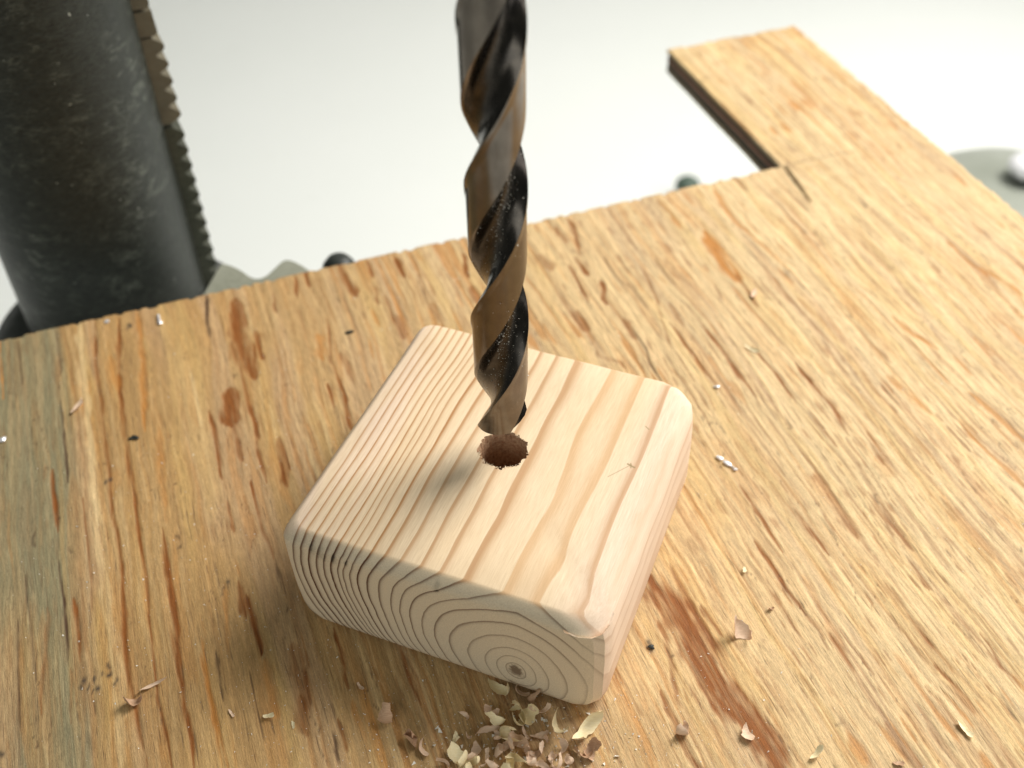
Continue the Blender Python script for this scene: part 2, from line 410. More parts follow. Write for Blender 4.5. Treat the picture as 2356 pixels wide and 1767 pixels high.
# black specks and pits
for (pu, pv) in SPECKS:
    for q in range(4):
        du, dv, rr = rs.normal(0, 1.1), rs.normal(0, .7), rs.uniform(.25, .7)
        m = np.exp(-(((U0-pu-du)/1.5)**2+(V0-pv-dv)**2)/rr**2)
        colr = blend(colr, np.clip(m*.95, 0, .95), C(.045, .035, .03)); 
# saw over-cuts running on from the inner corner of the notch
tk = np.clip((U_BACK-U0)/27.3, 0, 1); kerf_v = 245.4-3.6*tk
m = (np.abs(V0-kerf_v) < .85*(1-.55*tk**3))*(U0 < U_BACK+.5)*(U0 > U_BACK-27.3)
colr = blend(colr, .95*m.astype(np.float32), C(.05, .03, .02)); relief -= 2.2*m
cv_ = (V0-V_ARM)/36.5
m = (np.abs(U0-U_BACK+.3*cv_) < .55)*(cv_ >= -.01)*(cv_ < 1)*(1-.7*np.clip(cv_, 0, 1))
colr = blend(colr, .75*m, C(.16, .11, .06)); relief -= .9*m
# splintered arrises
edge = np.maximum(np.maximum(fB, fE)**3, np.maximum(fA, fR)**3)
chip = sstep(lattice(U0, V0, 2.2, 2.2, 95), .45, .9)*edge
relief -= .7*chip; colr = blend(colr, .5*chip, C(.36, .25, .13))
Z = TH+1.5*np.clip(relief, -1, 1)+.5*np.clip(relief+1, -9, 0)

nu, nv = U0.shape
keep = np.ones((nu-1, nv-1), bool); keep[iB:, :jA] = False
idx = np.arange(nu*nv).reshape(nu, nv)
q = np.stack([idx[:-1, :-1], idx[:-1, 1:], idx[1:, 1:], idx[1:, :-1]], -1)[keep]
used = np.zeros(nu*nv, bool); used[q.ravel()] = True
remap = np.cumsum(used)-1
P = np.stack([V.ravel(), U.ravel(), Z.ravel()], -1)[used]/1000.0
q = remap[q]
CO = colr.reshape(-1, 3)[used]
# rim of the veneer: walls going down 1.8 mm
ring = [(0, j) for j in range(0, nv)] + [(i, nv-1) for i in range(1, nu)] + [(nu-1, j) for j in range(nv-2, jA-1, -1)] \
     + [(i, jA) for i in range(nu-2, iB-1, -1)] + [(iB, j) for j in range(jA-1, -1, -1)] + [(i, 0) for i in range(iB-1, 0, -1)]
ring_i = np.array([remap[i*nv+j] for i, j in ring])
n0 = len(P); wall = P[ring_i].copy(); wall[:, 2] = (TH-1.8)/1000.0
P = np.vstack([P, wall]); CO = np.vstack([CO, CO[ring_i]*.8])
nr = len(ring_i); a = np.arange(nr); b = (a+1) % nr
q = np.vstack([q, np.stack([ring_i[b], ring_i[a], n0+a, n0+b], -1)])
me = bpy.data.meshes.new('face_veneer')
me.vertices.add(len(P)); me.vertices.foreach_set('co', P.astype(np.float32).ravel())
me.loops.add(q.size); me.loops.foreach_set('vertex_index', q.astype(np.int32).ravel())
me.polygons.add(len(q)); me.polygons.foreach_set('loop_start', np.arange(0, q.size, 4, dtype=np.int32))
sm = np.ones(len(q), bool); sm[-nr:] = False
me.polygons.foreach_set('use_smooth', sm)
me.update(calc_edges=True)
at = me.color_attributes.new('veneer', 'FLOAT_COLOR', 'POINT')
at.data.foreach_set('color', np.hstack([np.clip(CO, .01, .9), np.ones((len(CO), 1))]).astype(np.float32).ravel())

nt = NT('weathered_plywood_face'); co = nt.obj()
vc = nt.node('ShaderNodeVertexColor'); vc.layer_name = 'veneer'
st = nt.scale(co, (1.0, .07, 1.0))                        # long along the grain (local y)
f1 = nt.noise(st, 2600, 4, .7); f2 = nt.noise(nt.scale(co, (1, .35, 1)), 3800, 2, .7); f3 = nt.noise(st, 900, 3, .6)
k = nt.math('ADD', nt.rng(f1, .28, .72, -.27, .24), nt.rng(f2, .3, .7, -.13, .13))
k = nt.math('ADD', nt.math('ADD', k, nt.rng(f3, .3, .7, -.08, .08)), 1.0)
cc = nt.node('ShaderNodeVectorMath', operation='SCALE'); nt.put(cc.inputs[0], vc.outputs[0]); nt.put(cc.inputs['Scale'], k)
pore = nt.rng(nt.noise(nt.scale(co, (1, .045, 1)), 1700, 2, .6), .63, .72, 0, .52)
c = nt.mix(pore, cc.outputs[0], (.13, .08, .045))
h = nt.math('ADD', nt.math('MULTIPLY', f1, .6), nt.math('MULTIPLY', f2, .4))
nt.bump(nt.math('SUBTRACT', h, nt.math('MULTIPLY', pore, .8)), .7, .00034)
ply_face = nt.set(c, nt.rng(f3, .3, .7, .52, .68), spec=.22)
me.materials.append(ply_face)
board = empty('plywood_board', tuple(-GU*0+Vector((0, 0, -TH/1000.0))), BOARD_RZ)
tag(board, 'worn tan plywood board notched at the back, with an arm at back right', 'board')
link(bpy.data.objects.new('face_veneer', me), board)

def ply_mat(name, col_a, col_b, along):
    nt = NT(name); co = nt.obj()
    f = nt.noise(nt.scale(co, (1, .1, 1) if along else (.1, 1, 1)), 1200, 4, .6); g = nt.noise(co, 90, 3)
    c = nt.mix(nt.rng(f, .3, .7), col_a, col_b)
    c = nt.mix(nt.rng(g, .5, .75, 0, .5), c, (.10, .07, .045))
    nt.bump(f, .5, .0003); return nt.set(c, .7, spec=.25)
PA = ply_mat('ply_edge_long', (.26, .20, .125), (.36, .28, .17), True)
PB = ply_mat('ply_edge_cross', (.055, .045, .03), (.09, .07, .045), False)
PC = ply_mat('ply_edge_red', (.30, .14, .085), (.36, .19, .12), True)
rp = np.array([(V[i, j], U[i, j]) for i, j in ring])
rp = rp[::6]
def ply(z0, z1, inset, mat, seed):
    n = len(rp); nx, px = np.roll(rp, -1, 0), np.roll(rp, 1, 0)
    t = nx-px; t = t/np.maximum(np.linalg.norm(t, axis=1, keepdims=True), 1e-6)
    nrm = np.stack([-t[:, 1], t[:, 0]], -1)              # ring runs counter-clockwise: points inward
    r = np.random.RandomState(seed); off = inset+.18*np.convolve(r.rand(n), np.ones(5)/5, 'same')
    p = rp+nrm*off[:, None]
    V_ = [(x/1000, y/1000, z/1000) for z in (z0, z1) for x, y in p]
    F_ = [tuple(range(n-1, -1, -1)), tuple(range(n, 2*n))]+[(i, (i+1) % n, n+(i+1) % n, n+i) for i in range(n)]
    return mesh_obj('ply', V_, F_, mat, board, smooth=False)
ply(7.75, 10.15, .45, PB, 1); ply(5.9, 7.7, .12, PC, 2); ply(2.35, 5.85, .40, PB, 3); ply(0, 2.3, .15, PA, 4)

# ================================================================== pine block with the drilled hole
BX, BY, BROT, BW, BL, BH = -0.060596, 0.186460, -0.387835, 89.0, 87.3, 37.6
X0B, X1B, Y0B, Y1B = -0.9, BW+0.9, -3.2, BL+1.2          # outline before the edges are rounded over
HOLE = (44.3, 44.4); HR = 6.95
nt = NT('sawn_pine'); co = nt.obj()
mm = nt.scale(co, (1000, 1000, 1000)); X, Y, Zz = nt.sep(mm)
wv = nt.scale(mm, (.045, .022, .045))
wn = nt.node('ShaderNodeTexNoise'); nt.put(wn.inputs['Vector'], wv); wn.inputs['Scale'].default_value = 1.0; wn.inputs['Detail'].default_value = 1.5
wx, wy, wz = nt.sep(wn.outputs['Color'])
wf = nt.noise(nt.scale(mm, (.3, .06, .3)), 1.0, 2)
q = nt.math('ADD', nt.math('SUBTRACT', X, 66.8), nt.math('MULTIPLY', nt.math('SUBTRACT', wx, .5), 3.4))
q = nt.math('ADD', q, nt.math('MULTIPLY', nt.math('SUBTRACT', wf, .5), .45))
qn = nt.math('DIVIDE', nt.math('ADD', q, 70.0), 100.0)                       # -70..30 mm -> 0..1
def qp(x): return (x+70.0)/100.0
zc = nt.math('MULTIPLY', nt.curve(qn, [(a, b/30.0) for a, b in [(0, 26), (qp(-60), 26), (qp(-45), 24.5), (qp(-31), 19), (qp(-22), 14.3), (qp(-14), 10.6), (qp(-6), 9.0), (qp(0), 8.7), (1, 8.7)]]), 30.0)
kk = nt.math('MULTIPLY', nt.curve(qn, [(a, b/2.5) for a, b in [(0, 1.45), (qp(-60), 1.4), (qp(-45), 1.4), (qp(-34), 1.4), (qp(-26), 1.25), (qp(-15), .97), (qp(0), .80), (qp(12), .85), (1, .85)]]), 2.5)
dz = nt.math('ADD', nt.math('SUBTRACT', Zz, zc), nt.math('MULTIPLY', nt.math('SUBTRACT', wz, .5), 2.2))
r = nt.math('SQRT', nt.math('ADD', nt.math('MULTIPLY', q, q), nt.math('MULTIPLY', kk, nt.math('MULTIPLY', dz, dz))))
RINGS = [3.2, 6.0, 9.3, 14.0, 19.1, 23.4, 26.9, 30.4, 33.4, 36.1, 39.4, 42.3, 44.9, 47.0, 48.9, 50.4, 52.5, 54.6, 56.9, 59.3, 61.9, 64.2]
NR = len(RINGS)+1
nrm = nt.node('ShaderNodeTexCoord').outputs['Normal']; ny = nt.sep(nrm)[1]
endg = nt.rng(nt.math('ABSOLUTE', ny), .45, .85, smooth=True)
ph = nt.math('MULTIPLY', nt.curve(nt.math('DIVIDE', r, 70.0), [(0, 0)]+[(x/70.0, (i+1)/NR) for i, x in enumerate(RINGS)]+[(1, 1)]), float(NR))
fr = nt.math('FRACT', ph)
rw = nt.rng(r, 24, 52, 1.9, .78)
fr = nt.math('MAXIMUM', nt.math('SUBTRACT', 1.0, nt.math('MULTIPLY', nt.math('SUBTRACT', 1.0, fr), nt.math('ADD', 1.0, nt.math('MULTIPLY', endg, nt.math('SUBTRACT', rw, 1.0))))), 0.0)
late = nt.ramp(fr, [(0, .0), (.05, .0), (.42, .02), (.62, .12), (.77, .48), (.87, 1.0), (.97, .95), (1.0, .30)])
cmb = nt.node('ShaderNodeCombineXYZ'); nt.put(cmb.inputs[0], nt.math('MULTIPLY', nt.math('FLOOR', ph), 7.31))
wh = nt.node('ShaderNodeTexWhiteNoise', noise_dimensions='3D'); nt.put(wh.inputs['Vector'], cmb.outputs[0])
inner = nt.rng(r, 8, 40, .52, 1.0)
late = nt.math('MULTIPLY', late, nt.math('MULTIPLY', inner, nt.rng(wh.outputs['Value'], 0, 1, .72, 1.05)))
late = nt.math('MINIMUM', late, 1.0)
late = nt.math('MULTIPLY', late, nt.math('ADD', endg, nt.math('MULTIPLY', nt.math('SUBTRACT', 1.0, endg), nt.rng(nt.math('ABSOLUTE', q), 2.0, 6.5, .74, 1.0))))
blotch = nt.noise(nt.scale(mm, (.06, .02, .06)), 1.0, 3)
pink = nt.noise(nt.scale(mm, (.05, .012, .05)), 1.7, 2)
fib = nt.noise(nt.scale(mm, (3.2, .16, 3.2)), 1.0, 4, .65); spk = nt.noise(mm, 3.4, 2, .7); fib2 = nt.noise(nt.scale(mm, (9, .35, 9)), 1.0, 2, .6)
early = nt.mix(nt.rng(blotch, .3, .7), (.82, .64, .425), (.85, .69, .49))
pk = nt.math('MAXIMUM', nt.rng(X, 70, 88, 0, .75, smooth=True), nt.math('MULTIPLY', nt.rng(X, 22, 6, 0, .75), nt.rng(pink, .40, .60)))
early = nt.mix(pk, early, (.87, .70, .58))
late = nt.math('MULTIPLY', late, nt.rng(X, 79, 86, 1, .45))
latec = nt.mix(nt.rng(blotch, .35, .65), (.36, .145, .040), (.45, .205, .068))
latec = nt.mix(nt.rng(nt.math('ABSOLUTE', q), 5.0, 9.0, .8, 0), latec, (.60, .29, .085))
longc = nt.mix(nt.math('MULTIPLY', late, .94), early, latec)
longc = nt.mix(nt.rng(fib, .25, .75, 0, .42), longc, (.46, .29, .14))
longc = nt.mix(nt.rng(fib2, .60, .80, 0, .20), longc, (.38, .22, .10))
enda = nt.mix(nt.rng(spk, .3, .7), (.60, .49, .35), (.76, .65, .48))
endc = nt.mix(nt.math('MINIMUM', nt.math('MULTIPLY', late, 1.08), 1.0), enda, (.115, .052, .028))
pith = nt.math('MULTIPLY', nt.rng(nt.math('ADD', r, nt.math('MULTIPLY', nt.noise(nt.scale(mm, (1, .05, 1)), 1.3, 2), 2.6)), 2.6, 4.0, 1, 0), 1.0)
endc = nt.mix(nt.math('MULTIPLY', pith, .85), endc, (.14, .085, .05))
c = nt.mix(endg, longc, endc)
# mould spots along the upper arris of the end grain
for sx, sz, rr in [(9.6, 33.9, 1.5), (12.2, 33.0, 1.9), (15.8, 32.8, 1.6), (45.0, 34.8, 1.4), (19.5, 32.8, 1.0)]:
    dx = nt.math('SUBTRACT', X, sx); dzz = nt.math('MULTIPLY', nt.math('SUBTRACT', Zz, sz), .55)
    d = nt.math('SQRT', nt.math('ADD', nt.math('MULTIPLY', dx, dx), nt.math('MULTIPLY', dzz, dzz)))
    d = nt.math('ADD', d, nt.math('MULTIPLY', nt.math('SUBTRACT', nt.noise(mm, 1.1, 2), .5), 1.6))
    m = nt.math('MULTIPLY', nt.math('MULTIPLY', nt.rng(d, .2, rr, 1, 0, smooth=True), nt.rng(Y, 4.0, 2.0)), nt.rng(late, .1, .6, .25, .9))
    c = nt.mix(m, c, (.035, .028, .02))
# scuffs: a short nick on the top and faint dents
for (ax, ay, bx2, by2, wd, dk) in [(74.6, 45.2, 79.2, 51.6, .28, .45), (78.2, 51.5, 80.3, 50.9, .42, .85), (78.9, 52.0, 79.4, 50.5, .34, .6), (78.7, 67.0, 79.9, 66.2, .28, .7)]:
    L = math.hypot(bx2-ax, by2-ay); ux, uy = (bx2-ax)/L, (by2-ay)/L
    px_ = nt.math('SUBTRACT', X, ax); py_ = nt.math('SUBTRACT', Y, ay)
    al = nt.math('ADD', nt.math('MULTIPLY', px_, ux), nt.math('MULTIPLY', py_, uy))
    ac = nt.math('ABSOLUTE', nt.math('ADD', nt.math('MULTIPLY', px_, -uy), nt.math('MULTIPLY', py_, ux)))
    cl = nt.math('MINIMUM', nt.math('MAXIMUM', al, 0.0), L)
    ex_ = nt.math('SUBTRACT', al, cl)
    dd = nt.math('SQRT', nt.math('ADD', nt.math('MULTIPLY', ac, ac), nt.math('MULTIPLY', ex_, ex_)))
    m = nt.math('MULTIPLY', nt.math('MULTIPLY', nt.rng(dd, wd*.3, wd, dk, 0), nt.rng(Zz, 36.9, 37.2)), 1.0)
    c = nt.mix(m, c, (.30, .22, .11))
hgt = nt.math('ADD', nt.math('MULTIPLY', fib, .5), nt.math('MULTIPLY', nt.mix(endg, late, nt.math('MULTIPLY', late, -1.0)), .25))
hgt = nt.math('ADD', hgt, nt.math('MULTIPLY', spk, .35))
nt.bump(hgt, .35, .00018)
pine = nt.set(c, nt.rng(fib, .3, .7, .60, .74), spec=.2)

nt = NT('torn_wood_in_hole'); co = nt.obj()
f = nt.noise(co, 900, 4, .7); g = nt.noise(nt.scale(co, (1, 1, .25)), 1500, 3, .7)
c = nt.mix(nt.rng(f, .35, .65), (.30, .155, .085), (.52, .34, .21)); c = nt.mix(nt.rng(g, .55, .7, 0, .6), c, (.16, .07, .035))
nt.bump(f, .8, .0006); hole_mat = nt.set(c, .8, spec=.2)

random.seed(4)
def block_ring(inset, radii, npts):
    """outline of the block, inset by `inset` (a function of the side), as directions from the hole centre"""
    out = []
    x0, x1, y0, y1 = X0B+inset[3], X1B-inset[1], Y0B+inset[0], Y1B-inset[2]
    cs = [(x0, y0, 180), (x1, y0, 270), (x1, y1, 0), (x0, y1, 90)]
    for (cxx, cyy, a0), rr in zip(cs, radii):
        sx = 1 if cxx == x0 else -1; sy = 1 if cyy == y0 else -1
        for k in range(npts+1):
            a = R(a0+90.0*k/npts); out.append((cxx+sx*rr+rr*math.cos(a), cyy+sy*rr+rr*math.sin(a)))
    # fill straight runs
    res = []
    n = len(out)
    for i in range(n):
        p, q2 = out[i], out[(i+1) % n]; res.append(p)
        if (i+1) % (npts+1) == 0:
            for t in range(1, 22): res.append((p[0]+(q2[0]-p[0])*t/22, p[1]+(q2[1]-p[1])*t/22))
    return res
# levels: z, inset front / right / back / left, corner radii FL FR BR BL
LV = [(0.0, (2.2, 3.4, 2, 2.6), (6.5, 6.5, 6, 3)), (.5, (1.2, 2.2, 1.2, 1.7), (7.5, 6.8, 6.5, 3)), (1.6, (.4, 1.0, .4, .9), (8, 6.8, 7, 3.4)), (3.6, (.05, .3, .1, .35), (7.6, 6.2, 7.2, 3.6)),
      (7, (0, 0, 0, .1), (6.5, 5.2, 7.4, 3.6)), (14, (0, 0, 0, 0), (5.2, 5.4, 7.6, 3.6)), (22, (0, 0, 0, 0), (4.6, 5.6, 7.8, 3.6)), (30, (0, .3, 0, 0), (4.3, 5.8, 8.0, 3.6)),
      (BH-4.2, (.05, .9, .1, .05), (4.2, 6.0, 8.2, 3.6)), (BH-3.1, (.35, 1.4, .3, .3), (4.2, 6.2, 8.4, 3.6)), (BH-1.7, (1.3, 2.3, .8, 1.2), (4.2, 6.4, 8.6, 3.6)), (BH-.7, (2.3, 3.0, 1.5, 2.1), (4.2, 6.6, 8.8, 3.6)),
      (BH-.2, (2.9, 3.9, 2.0, 2.7), (4.2, 6.8, 9.0, 3.6)), (BH, (3.5, 5.0, 2.7, 3.3), (4.2, 7.0, 9.0, 3.6))]
NPC = 3
Vb, Fb = [], []
for li, (z, ins, rad) in enumerate(LV):
    ringp = block_ring(ins, rad, NPC)
    for kx, (x, y) in enumerate(ringp):
        amp = .30 if li > 7 else .12
        dx = amp*(math.sin(kx*.9+li*.35)*.5+math.sin(kx*.37+1.3)*.6); zz = z
        # the knocked-off front right corner
        dcx, dcy = x-X1B, y-Y0B
        nearc = max(0.0, 1-math.hypot(dcx, dcy)/13.0)
        if li >= 9: zz = z-3.6*nearc**1.2-(.6*nearc*math.sin(kx*2.1))
        Vb.append((x+dx*.35, y+dx*.25, zz if li > 0 else 0.0))
NB = len(block_ring(*LV[0][1:], NPC))
for li in range(len(LV)-1):
    for kx in range(NB):
        a = li*NB+kx; b = li*NB+(kx+1) % NB; Fb.append((a, b, b+NB, a+NB))
Fb.append(tuple(range(NB-1, -1, -1)))
top0 = (len(LV)-1)*NB
# top face: concentric rings from the outline to the ragged rim of the hole
tops = [top0]
rimr = []
for kx in range(NB):
    x, y, z = Vb[top0+kx]; ang = math.atan2(y-HOLE[1], x-HOLE[0])
    rimr.append(HR+.28*math.sin(ang*9+1)+random.uniform(-.30, .26)+(.35 if -2.6 < ang < -.6 else 0)*random.uniform(-1, 1))
for t in (.3, .6, .82, .93, 1.0):
    st_ = len(Vb)
    for kx in range(NB):
        x, y, z = Vb[top0+kx]; dx, dy = x-HOLE[0], y-HOLE[1]; L = math.hypot(dx, dy)
        tr = HR+.6 if t < 1 else rimr[kx]
        rr = L+(tr-L)*t
        Vb.append((HOLE[0]+dx/L*rr, HOLE[1]+dy/L*rr, z+(BH-z)*min(1, t*2)))
    p = tops[-1]
    for kx in range(NB): Fb.append((p+kx, p+(kx+1) % NB, st_+(kx+1) % NB, st_+kx))
    tops.append(st_)
n_solid = len(Fb)
# hole wall and floor
prev = tops[-1]
for z, ro in ((BH-.7, -.05), (BH-3, .0), (BH-8, .05), (BH-14, .0), (BH-18.5, -.1)):
    st_ = len(Vb)
    for kx in range(NB):
        x, y, _ = Vb[tops[-1]+kx]; ang = math.atan2(y-HOLE[1], x-HOLE[0])
        base = HR-.25 if z < BH-1 else .5*(rimr[kx]+HR-.25)
        rr = base+ro+random.uniform(-.13, .13)
        Vb.append((HOLE[0]+rr*math.cos(ang), HOLE[1]+rr*math.sin(ang), z+random.uniform(-.2, .2)))
    for kx in range(NB): Fb.append((prev+kx, prev+(kx+1) % NB, st_+(kx+1) % NB, st_+kx))
    prev = st_
ci = len(Vb); Vb.append((HOLE[0], HOLE[1], BH-21.5))
for kx in range(NB): Fb.append((prev+kx, prev+(kx+1) % NB, ci))
block = mesh_obj('wood_block', [(x/1000, y/1000, z/1000) for x, y, z in Vb], Fb, pine, sharp=27)
block.data.materials.append(hole_mat)
mi = np.zeros(len(block.data.polygons), np.int32); mi[n_solid:] = 1
block.data.polygons.foreach_set('material_index', mi)
block.location = (BX, BY, .00018); block.rotation_euler = (0, 0, BROT)
tag(block, 'pale square pine block with rounded edges and a drilled hole on the board', 'wood block')
# torn fibres standing up round the rim of the hole
Vs, Fs = [], []
for k in range(64):
    a = random.choice([random.uniform(-2.9, -.4), random.uniform(0, 6.28)]); rr = HR+random.uniform(-.25, .25)
    bx_, by_ = HOLE[0]+rr*math.cos(a), HOLE[1]+rr*math.sin(a); L = random.uniform(.3, 1.15); aa = a+math.pi+random.uniform(-.8, .8)
    tx, ty, tz = bx_+L*math.cos(aa)*.7, by_+L*math.sin(aa)*.7, BH+random.uniform(-.7, .45); wd = random.uniform(.10, .28)
    ox, oy = -math.sin(aa)*wd, math.cos(aa)*wd; i = len(Vs)
    Vs += [(bx_-ox, by_-oy, BH+.02), (bx_+ox, by_+oy, BH+.02), (tx, ty, tz), (bx_, by_, BH-.22)]
    Fs += [(i, i+1, i+2), (i, i+3, i+2), (i+1, i+2, i+3), (i, i+1, i+3)]
nt = NT('splinter_wood'); co = nt.obj(); f = nt.noise(co, 700, 2)
splinter_m = nt.set(nt.mix(nt.rng(f, .3, .7), (.62, .46, .29), (.72, .57, .40)), .7, spec=.2)
o = mesh_obj('rim_splinters', [(x/1000, y/1000, z/1000) for x, y, z in Vs], Fs, splinter_m, block, smooth=False); o['kind'] = 'stuff'

# ================================================================== twist drill
DXY = (-0.00277, 0.21081); RD = 7.25; PITCHD = 78.4; ZC = 49.9; ZNOTCH = 56.4
nt = NT('blackened_drill_steel'); co = nt.obj()
f = nt.noise(nt.scale(co, (1, 1, .25)), 900, 4, .6); g = nt.noise(co, 160, 4, .6); sc = nt.noise(nt.scale(co, (1, 1, 8)), 700, 2)
c = nt.mix(nt.rng(g, .35, .7), (.155, .132, .112), (.21, .18, .152)); c = nt.mix(nt.rng(f, .55, .8, 0, .35), c, (.12, .095, .075))
nt.bump(nt.math('ADD', nt.math('MULTIPLY', f, .6), nt.math('MULTIPLY', sc, .4)), .06, .0001)
steel = nt.set(c, nt.rng(f, .3, .7, .15, .24), 1.0)
nt = NT('dark_flute_steel'); co = nt.obj()
f = nt.noise(co, 260, 4, .6); sc = nt.noise(nt.scale(co, (1, 1, .3)), 900, 3)
nt.bump(sc, .08, .0001)
flute_m = nt.set(nt.mix(nt.rng(f, .35, .7), (.045, .040, .036), (.085, .073, .062)), nt.rng(sc, .3, .7, .20, .30), 1.0)  # flutes take a darker tone than the lands
def drill_profile():
    prof = []
    rc, dc = .88, 1.28; half = math.acos((1+dc*dc-rc*rc)/(2*dc))
    for s_ in (0, math.pi):
        n = 26
        for k in range(n):                                   # flute, centred on angle s_
            a = -half+2*half*k/(n-1)
            rho = dc*math.cos(a)-math.sqrt(max(rc*rc-(dc*math.sin(a))**2, 0))
            prof.append((s_+a, min(rho, 1.0), 0.0))
        a0, a1 = s_+half, s_+math.pi-half                     # land behind it
        n = 18
        for k in range(1, n):
            t = k/n; a = a0+(a1-a0)*t
            # the raised margin lies on the cutting side, the heel falls away from it
            rho = 1.0 if t < .13 else (.96+.04*max(0, 1-(t-.13)/.05))
            prof.append((a, rho, t))
    return prof
prof = drill_profile(); NPD = len(prof)
Vd, Fd = [], []
rows = []
zz_list = list(np.arange(0, 158, 1.0))
def zstart(rho, t): return ZC-(1-rho)*RD*.60+1.8*t+(1.1*max(0, 1-t/.25)**1.5 if t > 0 else (1.1*max(0, (rho-.75)/.25) if rho > .75 else 0))
for j, s_ in enumerate(zz_list):
    rows.append(len(Vd))
    for (a, rho, t) in prof:
        z = zstart(rho, t)+s_; th = a+2*math.pi*(z-ZNOTCH)/PITCHD
        Vd.append((rho*RD*math.cos(th), rho*RD*math.sin(th), z))
for j in range(len(rows)-1):
    for k in range(NPD):
        a, b = rows[j]+k, rows[j]+(k+1) % NPD; Fd.append((a, b, b+NPD, a+NPD))
prev = rows[0]
for tt in (.75, .5, .25, .1):
    st_ = len(Vd)
    for (a, rho, t) in prof:
        z0 = zstart(rho, t); r2 = rho*tt; z = z0-(rho-r2)*RD*.60-2.0*t*(1-tt); th = a+2*math.pi*(z-ZNOTCH)/PITCHD
        Vd.append((r2*RD*math.cos(th), r2*RD*math.sin(th), z))
    for k in range(NPD): Fd.append((prev+k, prev+(k+1) % NPD, st_+(k+1) % NPD, st_+k))
    prev = st_
ci = len(Vd); Vd.append((0, 0, ZC-RD*.60-.1))
for k in range(NPD): Fd.append((prev+k, prev+(k+1) % NPD, ci))
last = rows[-1]; ci = len(Vd); Vd.append((0, 0, Vd[last][2]+2))
for k in range(NPD): Fd.append((last+k, last+(k+1) % NPD, ci))
ZB = ZC-RD*.6
drill = empty('drill_bit', (DXY[0], DXY[1], ZB/1000))
tag(drill, 'dark steel twist drill bit hanging point down just above the hole in the pine block', 'drill bit')
Vd = [(x/1000, y/1000, (z-ZB)/1000) for x, y, z in Vd]
fb = mesh_obj('fluted_body', Vd, Fd, steel, drill, sharp=32)
fb.data.materials.append(flute_m)
for f_i, f_ in enumerate(Fd[:(len(rows)-1)*NPD]):
    if prof[f_i % NPD][2] == 0.0: fb.data.polygons[f_i].material_index = 1
Vq, Fq = [], []
for z, rr in ((150, RD*.85), (158, RD*.985), (190, RD*.985), (191, RD*.9)):
    for k in range(40): Vq.append((rr*math.cos(k*math.pi/20)/1000, rr*math.sin(k*math.pi/20)/1000, (z-(ZB-ZC))/1000))
for j in range(3):
    for k in range(40): Fq.append((j*40+k, j*40+(k+1) % 40, (j+1)*40+(k+1) % 40, (j+1)*40+k))
Fq += [tuple(range(39, -1, -1)), tuple(range(120, 160))]
mesh_obj('shank', Vq, Fq, steel, drill, sharp=40)
# wood dust sticking to the flutes
nt = NT('pale_wood_dust'); co = nt.obj()
dust_m = nt.set(nt.mix(nt.noise(co, 500, 1), (.66, .62, .53), (.82, .79, .71)), .7, spec=.3)
Vt, Ft = [], []
rr_ = random.Random(9)
def chip(Vl, Fl, c0, size, rnd):
    i = len(Vl)
    for k in range(4):
        d = Vector((rnd.gauss(0, 1), rnd.gauss(0, 1), rnd.gauss(0, .6))).normalized()*size*rnd.uniform(.5, 1.2); Vl.append(tuple(Vector(c0)+d))
    Fl += [(i, i+1, i+2), (i, i+3, i+1), (i, i+2, i+3), (i+1, i+3, i+2)]
for k in range(3200):
    (a, rho, t) = prof[rr_.randrange(NPD)]; s_ = rr_.choice([rr_.uniform(18, 48), rr_.uniform(56, 86), rr_.uniform(2, 90)])
    if s_ < .5: continue
    z = zstart(rho, t)+s_; th = a+2*math.pi*(z-ZNOTCH)/PITCHD
    x, y = rho*RD*math.cos(th), rho*RD*math.sin(th)
    thd = math.degrees(th) % 360
    if t > 0 and rr_.random() > .08: continue
    if not (255 < thd < 360) and rr_.random() > .12: continue
    chip(Vt, Ft, (x/1000, y/1000, (z-ZB)/1000), rr_.choice([.00010, .00014, .00018, .00026]), rr_)
o = mesh_obj('clinging_dust', Vt, Ft, dust_m, drill, smooth=False); o['kind'] = 'stuff'

# ================================================================== pillar of the drill press with its rack
CX, CY, CR = -0.1726, 0.3808, 38.0
az = math.atan2(CX, CY)
view = Vector((math.sin(az), math.cos(az), 0)); tang = Vector((math.cos(az), -math.sin(az), 0))     # tang points right
press = empty('drill_press', (CX, CY, BENCH_Z)); press.rotation_euler = (0, 0, -az)                  # local x = right, y = away from the camera
tag(press, 'greasy dark steel drill press pillar with a toothed rack, standing behind the board at left', 'drill press')
def greasy(name, a, b, met, r0, r1, grime=(.030, .028, .020), smear=1.0):
    nt = NT(name); co = nt.obj()
    f = nt.noise(nt.scale(co, (1, 1, .5)), 42, 6, .68, .6); g = nt.noise(nt.scale(co, (1, 1, 3.0)), 190, 5, .7, .8); s2 = nt.noise(nt.scale(co, (1, 1, 6.0)), 420, 3, .6)
    sp_ = nt.noise(co, 700, 2, .5); m1 = nt.rng(f, .36, .64)
    c = nt.mix(m1, a, b); c = nt.mix(nt.rng(g, .50, .68, 0, .75*smear), c, grime); c = nt.mix(nt.rng(sp_, .74, .78, 0, .6), c, (.26, .26, .22))
    nt.bump(nt.math('ADD', g, nt.math('MULTIPLY', s2, .5)), .35, .0006)
    ro = nt.math('ADD', nt.rng(g, .3, .7, r0, r1), nt.rng(f, .35, .65, .08, -.08))
    return nt.set(c, ro, met)
nt = NT('greasy_pillar_steel'); co = nt.obj()
big = nt.noise(nt.scale(co, (1, 1, .6)), 26, 4, .6, .5); med = nt.noise(nt.scale(co, (1, 1, 1.8)), 120, 8, .76, .4); hf = nt.noise(nt.scale(co, (1, 1, 3.5)), 420, 5, .7, .6); spk_ = nt.noise(co, 520, 2, .5)
scuff = nt.math('MULTIPLY', nt.rng(med, .50, .64), nt.rng(big, .44, .62, .06, 1.0))
